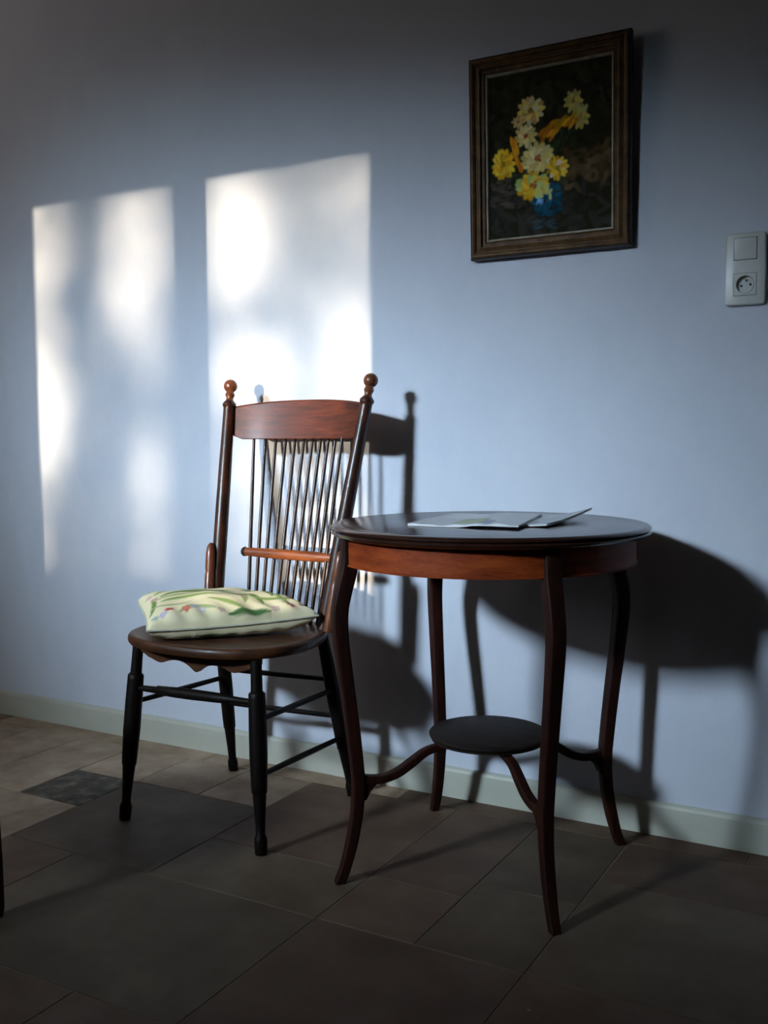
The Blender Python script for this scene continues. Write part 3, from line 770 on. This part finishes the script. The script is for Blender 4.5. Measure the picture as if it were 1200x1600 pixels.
# ------------------------------------------------------------------ switch and socket plate
sx0, sx1, sz0, sz1 = -.428, -.347, 1.169, 1.318
swp = thing('switch_socket_plate', ((sx0 + sx1) / 2, WY, (sz0 + sz1) / 2), 'white plastic wall plate with a light switch above a round power socket', 'socket')
def rounded_plate(x0, x1, z0, z1, y_wall, depth, rad, bevel):
    bm = bmesh.new(); rings = []
    for ins, d in ((0, 0), (0, depth - bevel), (bevel * .3, depth - bevel * .3), (bevel, depth)):
        ring = []
        for cx_, cz_, a0_ in ((x1 - rad, z1 - rad, 0), (x0 + rad, z1 - rad, 90), (x0 + rad, z0 + rad, 180), (x1 - rad, z0 + rad, 270)):
            for q in range(7):
                t = math.radians(a0_ + q * 15); r_ = rad - ins
                ring.append(bm.verts.new((cx_ + r_ * math.cos(t), y_wall - d, cz_ + r_ * math.sin(t))))
        rings.append(ring)
    n = len(rings[0])
    for r0, r1 in zip(rings, rings[1:]):
        for k in range(n): bm.faces.new((r0[k], r0[(k + 1) % n], r1[(k + 1) % n], r1[k]))
    bm.faces.new(rings[0]); 
    return bm, rings[-1]
bm, last = rounded_plate(sx0, sx1, sz0, sz1, WY, .0115, .007, .003); bm.faces.new(last)
plate = obj('faceplate', bm, 'plastic', swp, sharp=50)
cb_ = bmesh.new()                                              # round well cut into the plate behind the socket
ring_a = [cb_.verts.new((sx0 / 2 + sx1 / 2 + .0192 * math.cos(2 * math.pi * k / 48), WY - .0015, 1.2115 + .0192 * math.sin(2 * math.pi * k / 48))) for k in range(48)]
ring_b = [cb_.verts.new((v.co.x, WY - .03, v.co.z)) for v in ring_a]
cb_.faces.new(ring_a); cb_.faces.new(ring_b[::-1])
for k in range(48): cb_.faces.new((ring_a[k], ring_a[(k + 1) % 48], ring_b[(k + 1) % 48], ring_b[k]))
cutter = obj('cutter', cb_, 'plastic', swp, False)
md = plate.modifiers.new('well', 'BOOLEAN'); md.operation = 'DIFFERENCE'; md.object = cutter; md.solver = 'EXACT'
bpy.context.view_layer.update()
new_me = bpy.data.meshes.new_from_object(plate.evaluated_get(bpy.context.evaluated_depsgraph_get()))
plate.modifiers.clear(); plate.data = new_me; bpy.data.objects.remove(cutter)
cxs = (sx0 + sx1) / 2
bm = bmesh.new(); box(bm, cxs - .0235, cxs + .0235, WY - .0119, WY - .0105, 1.2615, 1.3075); obj('switch_gap', bm, 'black', swp, False)
bm = bmesh.new(); box(bm, cxs - .0222, cxs + .0222, WY - .0145, WY - .0110, 1.2628, 1.3062, .001)
for v in bm.verts:
    if v.co.y < WY - .013: v.co.y -= (v.co.z - 1.284) * .05
obj('switch_rocker', bm, 'plastic', swp)
# socket: square insert with a round well, two pin holes and an earth pin
zc = 1.2115
bm = bmesh.new(); n = 48; hs = .0225; rw = .0190
def sq(t):
    c, s = math.cos(t), math.sin(t); k = hs / max(abs(c), abs(s)); return c * k, s * k
L0 = [bm.verts.new((cxs + sq(2 * math.pi * k / n)[0], WY - .0112, zc + sq(2 * math.pi * k / n)[1])) for k in range(n)]
L1 = [bm.verts.new((v.co.x, WY - .0126, v.co.z)) for v in L0]
L2 = [bm.verts.new((cxs + rw * math.cos(2 * math.pi * k / n), WY - .0126, zc + rw * math.sin(2 * math.pi * k / n))) for k in range(n)]
L2b = [bm.verts.new((cxs + (rw - .0006) * math.cos(2 * math.pi * k / n), WY - .0136, zc + (rw - .0006) * math.sin(2 * math.pi * k / n))) for k in range(n)]
L3 = [bm.verts.new((cxs + (rw - .0016) * math.cos(2 * math.pi * k / n), WY - .0136, zc + (rw - .0016) * math.sin(2 * math.pi * k / n))) for k in range(n)]
L4 = [bm.verts.new((cxs + (rw - .0020) * math.cos(2 * math.pi * k / n), WY - .0030, zc + (rw - .0020) * math.sin(2 * math.pi * k / n))) for k in range(n)]
for r0, r1 in ((L0, L1), (L1, L2), (L2, L2b), (L2b, L3), (L3, L4)):
    for k in range(n): bm.faces.new((r0[k], r0[(k + 1) % n], r1[(k + 1) % n], r1[k]))
bm.faces.new(L4)
sk = obj('socket', bm, 'plastic', swp, sharp=30)
bm = bmesh.new(); e_ = hs + .0007
for a0_, a1_, b0_, b1_ in ((-e_, e_, hs, e_), (-e_, e_, -e_, -hs), (-e_, -hs, -hs, hs), (hs, e_, -hs, hs)): box(bm, cxs + a0_, cxs + a1_, WY - .0122, WY - .0110, zc + b0_, zc + b1_)
obj('socket_gap', bm, 'black', swp, False)
def disc_y(x, z, r_, y0, y1, seg=20):
    bm = bmesh.new(); a_ = [bm.verts.new((x + r_ * math.cos(2 * math.pi * k / seg), y0, z + r_ * math.sin(2 * math.pi * k / seg))) for k in range(seg)]
    b_ = [bm.verts.new((v.co.x, y1, v.co.z)) for v in a_]
    bm.faces.new(a_); bm.faces.new(b_[::-1])
    for k in range(seg): bm.faces.new((a_[k], a_[(k + 1) % seg], b_[(k + 1) % seg], b_[k]))
    return bm
MAT['well'] = mat_noise('socket_well_plastic', (.60, .61, .58), (.64, .65, .62), 3, .4)
obj('pin_hole', disc_y(cxs - .0085, zc - .002, .0026, WY - .0030, WY - .0033), 'black', sk, False)
obj('pin_hole', disc_y(cxs + .0100, zc + .000, .0026, WY - .0030, WY - .0033), 'black', sk, False)
obj('earth_pin', disc_y(cxs + .0015, zc + .0095, .0024, WY - .0030, WY - .0120), 'metal', sk)

# ------------------------------------------------------------------ stool at the left edge, only one leg tip in the frame
stx, sty = -1.817, 1.075
stool = thing('wooden_stool', (stx, sty, 0), 'dark wooden stool beyond the left edge, one slim leg just showing', 'stool')
bm = bmesh.new(); lathe(bm, stx, sty, [(0, .45), (.240, .45), (.248, .446), (.250, .438), (.246, .428), (.235, .424), (0, .424)], 64); obj('seat', bm, 'table_leg', stool)
SA = math.atan2(1.2555 - sty, -1.5460 - stx); SR = math.hypot(-1.5460 - stx, 1.2555 - sty)
for k in range(4):
    t = SA + k * math.pi / 2
    bm = bmesh.new()
    sweep(bm, [(stx + r_ * math.cos(t), sty + r_ * math.sin(t), z) for r_, z in ((SR, 0), (SR, .02), (SR - .001, .1), (SR - .007, .22), (SR - .035, .33), (.225, .426))],
          [.0105, .0125, .013, .015, .016, .015], hint=Vector((1, 0, 0)), square=5)
    for v in bm.verts: v.co.z = max(v.co.z, 0)
    obj('leg', bm, 'table_leg', stool)

# ------------------------------------------------------------------ garden outside the window: trees that break up the low sun
YT = -34.0; LT = WY - YT
def to_tree(x, z, y=YT): 
    L = WY - y; return x - SUN_AZ * L, z + SUN_S * L
bm = bmesh.new(); box(bm, -40, 30, -60, -3.2, -.6, -.45); g = struct('ground', bm, 'soil')
# openness of the foliage over the stretch of wall it shades: (x, z, half width, half height, openness)
def W(px, py):
    d = fw + (px - 600) / F_PX * r2 - (py - 800) / F_PX * u2; t = WY / d.y; return d.x * t, CAM_H + d.z * t
gaps = []
def gap(px0, px1, py0, py1, val, soft=.18, rnd=2.0):
    xa, za = W(px0, (py0 + py1) / 2); xb, zb = W(px1, (py0 + py1) / 2)
    _, z1g = W((px0 + px1) / 2, py0); _, z0g = W((px0 + px1) / 2, py1)
    gaps.append(((xa + xb) / 2, (z0g + z1g) / 2, (xb - xa) / 2, (z1g - z0g) / 2, val, soft, rnd))
gap(0, 100, 290, 470, .60); gap(5, 96, 440, 640, .70); gap(10, 105, 540, 740, .98, .25); gap(20, 86, 690, 810, .55, .4); gap(30, 78, 780, 880, .35, .5)
gap(162, 330, 285, 580, .55, .3, 2.5); gap(195, 300, 330, 480, .68, .5); gap(212, 330, 660, 910, .62, .5); gap(235, 320, 720, 900, .85, .5)
gap(290, 428, 275, 462, 1.0, .25, 3); gap(300, 400, 430, 510, .36, .5)
gap(500, 640, 250, 330, .42, .35, 3); gap(400, 620, 240, 620, .31, .3, 3)
gap(330, 450, 530, 650, .85, .35); gap(495, 590, 470, 640, .95, .4); gap(300, 600, 600, 760, .30, .3, 3)
gap(300, 346, 710, 900, .85, .35); gap(350, 470, 740, 900, .28, .4); gap(455, 600, 815, 945, .95, .3, 3); gap(400, 600, 640, 800, .32, .35, 3)
def openness(x, z):
    v = 0.0
    for gx, gz, hx, hz, val, soft, rnd in gaps:
        d = (abs((x - gx) / hx) ** rnd + abs((z - gz) / hz) ** rnd) ** (1 / rnd)
        t = min(1, max(0, (1 + soft - d) / (2 * soft))); v = max(v, val * t * t * (3 - 2 * t))
    return v
verts, faces = [], []
LEAF = .034
x_a, x_b, z_a, z_b = -2.62, -1.18, .30, 1.72
area = (x_b - x_a) * (z_b - z_a); per = LEAF ** 2
n_try = int(area * 3.5 / per)
rx_, rz_, rt_ = rng.uniform(x_a, x_b, n_try), rng.uniform(z_a, z_b, n_try), rng.rand(n_try)
for x, z, tt in zip(rx_, rz_, rt_):
    op = max(openness(x, z), .022)
    if op > .985: continue
    if tt * 3.5 > -math.log(op): continue
    y = YT + rng.uniform(-1.6, 1.6); tx_, tz_ = to_tree(x, z, y)
    a_ = rng.uniform(0, 6.28); c_, s_ = math.cos(a_) * LEAF, math.sin(a_) * LEAF; w_ = .5; tl = rng.uniform(-.02, .02)
    b0 = len(verts)
    verts += [(tx_ + c_, y + tl, tz_ + s_), (tx_ - s_ * w_, y, tz_ + c_ * w_), (tx_ - c_, y - tl, tz_ - s_), (tx_ + s_ * w_, y, tz_ - c_ * w_)]
    faces.append((b0, b0 + 1, b0 + 2, b0 + 3))
tcx, tcz = to_tree((x_a + x_b) / 2, 1.0)
tree = thing('garden_tree', (tcx, YT, -.45), 'leafy garden tree standing outside the window', 'tree')
me = bpy.data.meshes.new('foliage'); me.from_pydata([(a_ - tcx, b_ - YT, c_ + .45) for a_, b_, c_ in verts], [], faces); me.materials.append(MAT['leaf'])
fo = bpy.data.objects.new('foliage', me); COL.objects.link(fo); fo.parent = tree; fo['kind'] = 'stuff'
bm = bmesh.new(); sweep(bm, [(tcx + .1, YT, -.45), (tcx + .05, YT, 1.5), (tcx, YT, 3.4), (tcx + .03, YT, 4.6)], [.20, .15, .11, .05]); obj('trunk', bm, 'bark', tree)
# clipped hedge that hides the sun from the lower half of the room
zh = to_tree(0, .46, -12)[1]
bm = bmesh.new(); box(bm, -9, 4, -12.4, -11.6, -.45, zh)
bmesh.ops.subdivide_edges(bm, edges=bm.edges, cuts=24, use_grid_fill=True)
for v in bm.verts:
    v.co += Vector((rng.uniform(-.05, .05), rng.uniform(-.08, .08), rng.uniform(-.05, .02) if v.co.z > 0 else 0))
tag(obj('hedge', bm, 'leaf', None, False), 'clipped green hedge running across the garden outside the window', 'hedge')
print('leaves', len(faces), 'tiles', len(tiles))
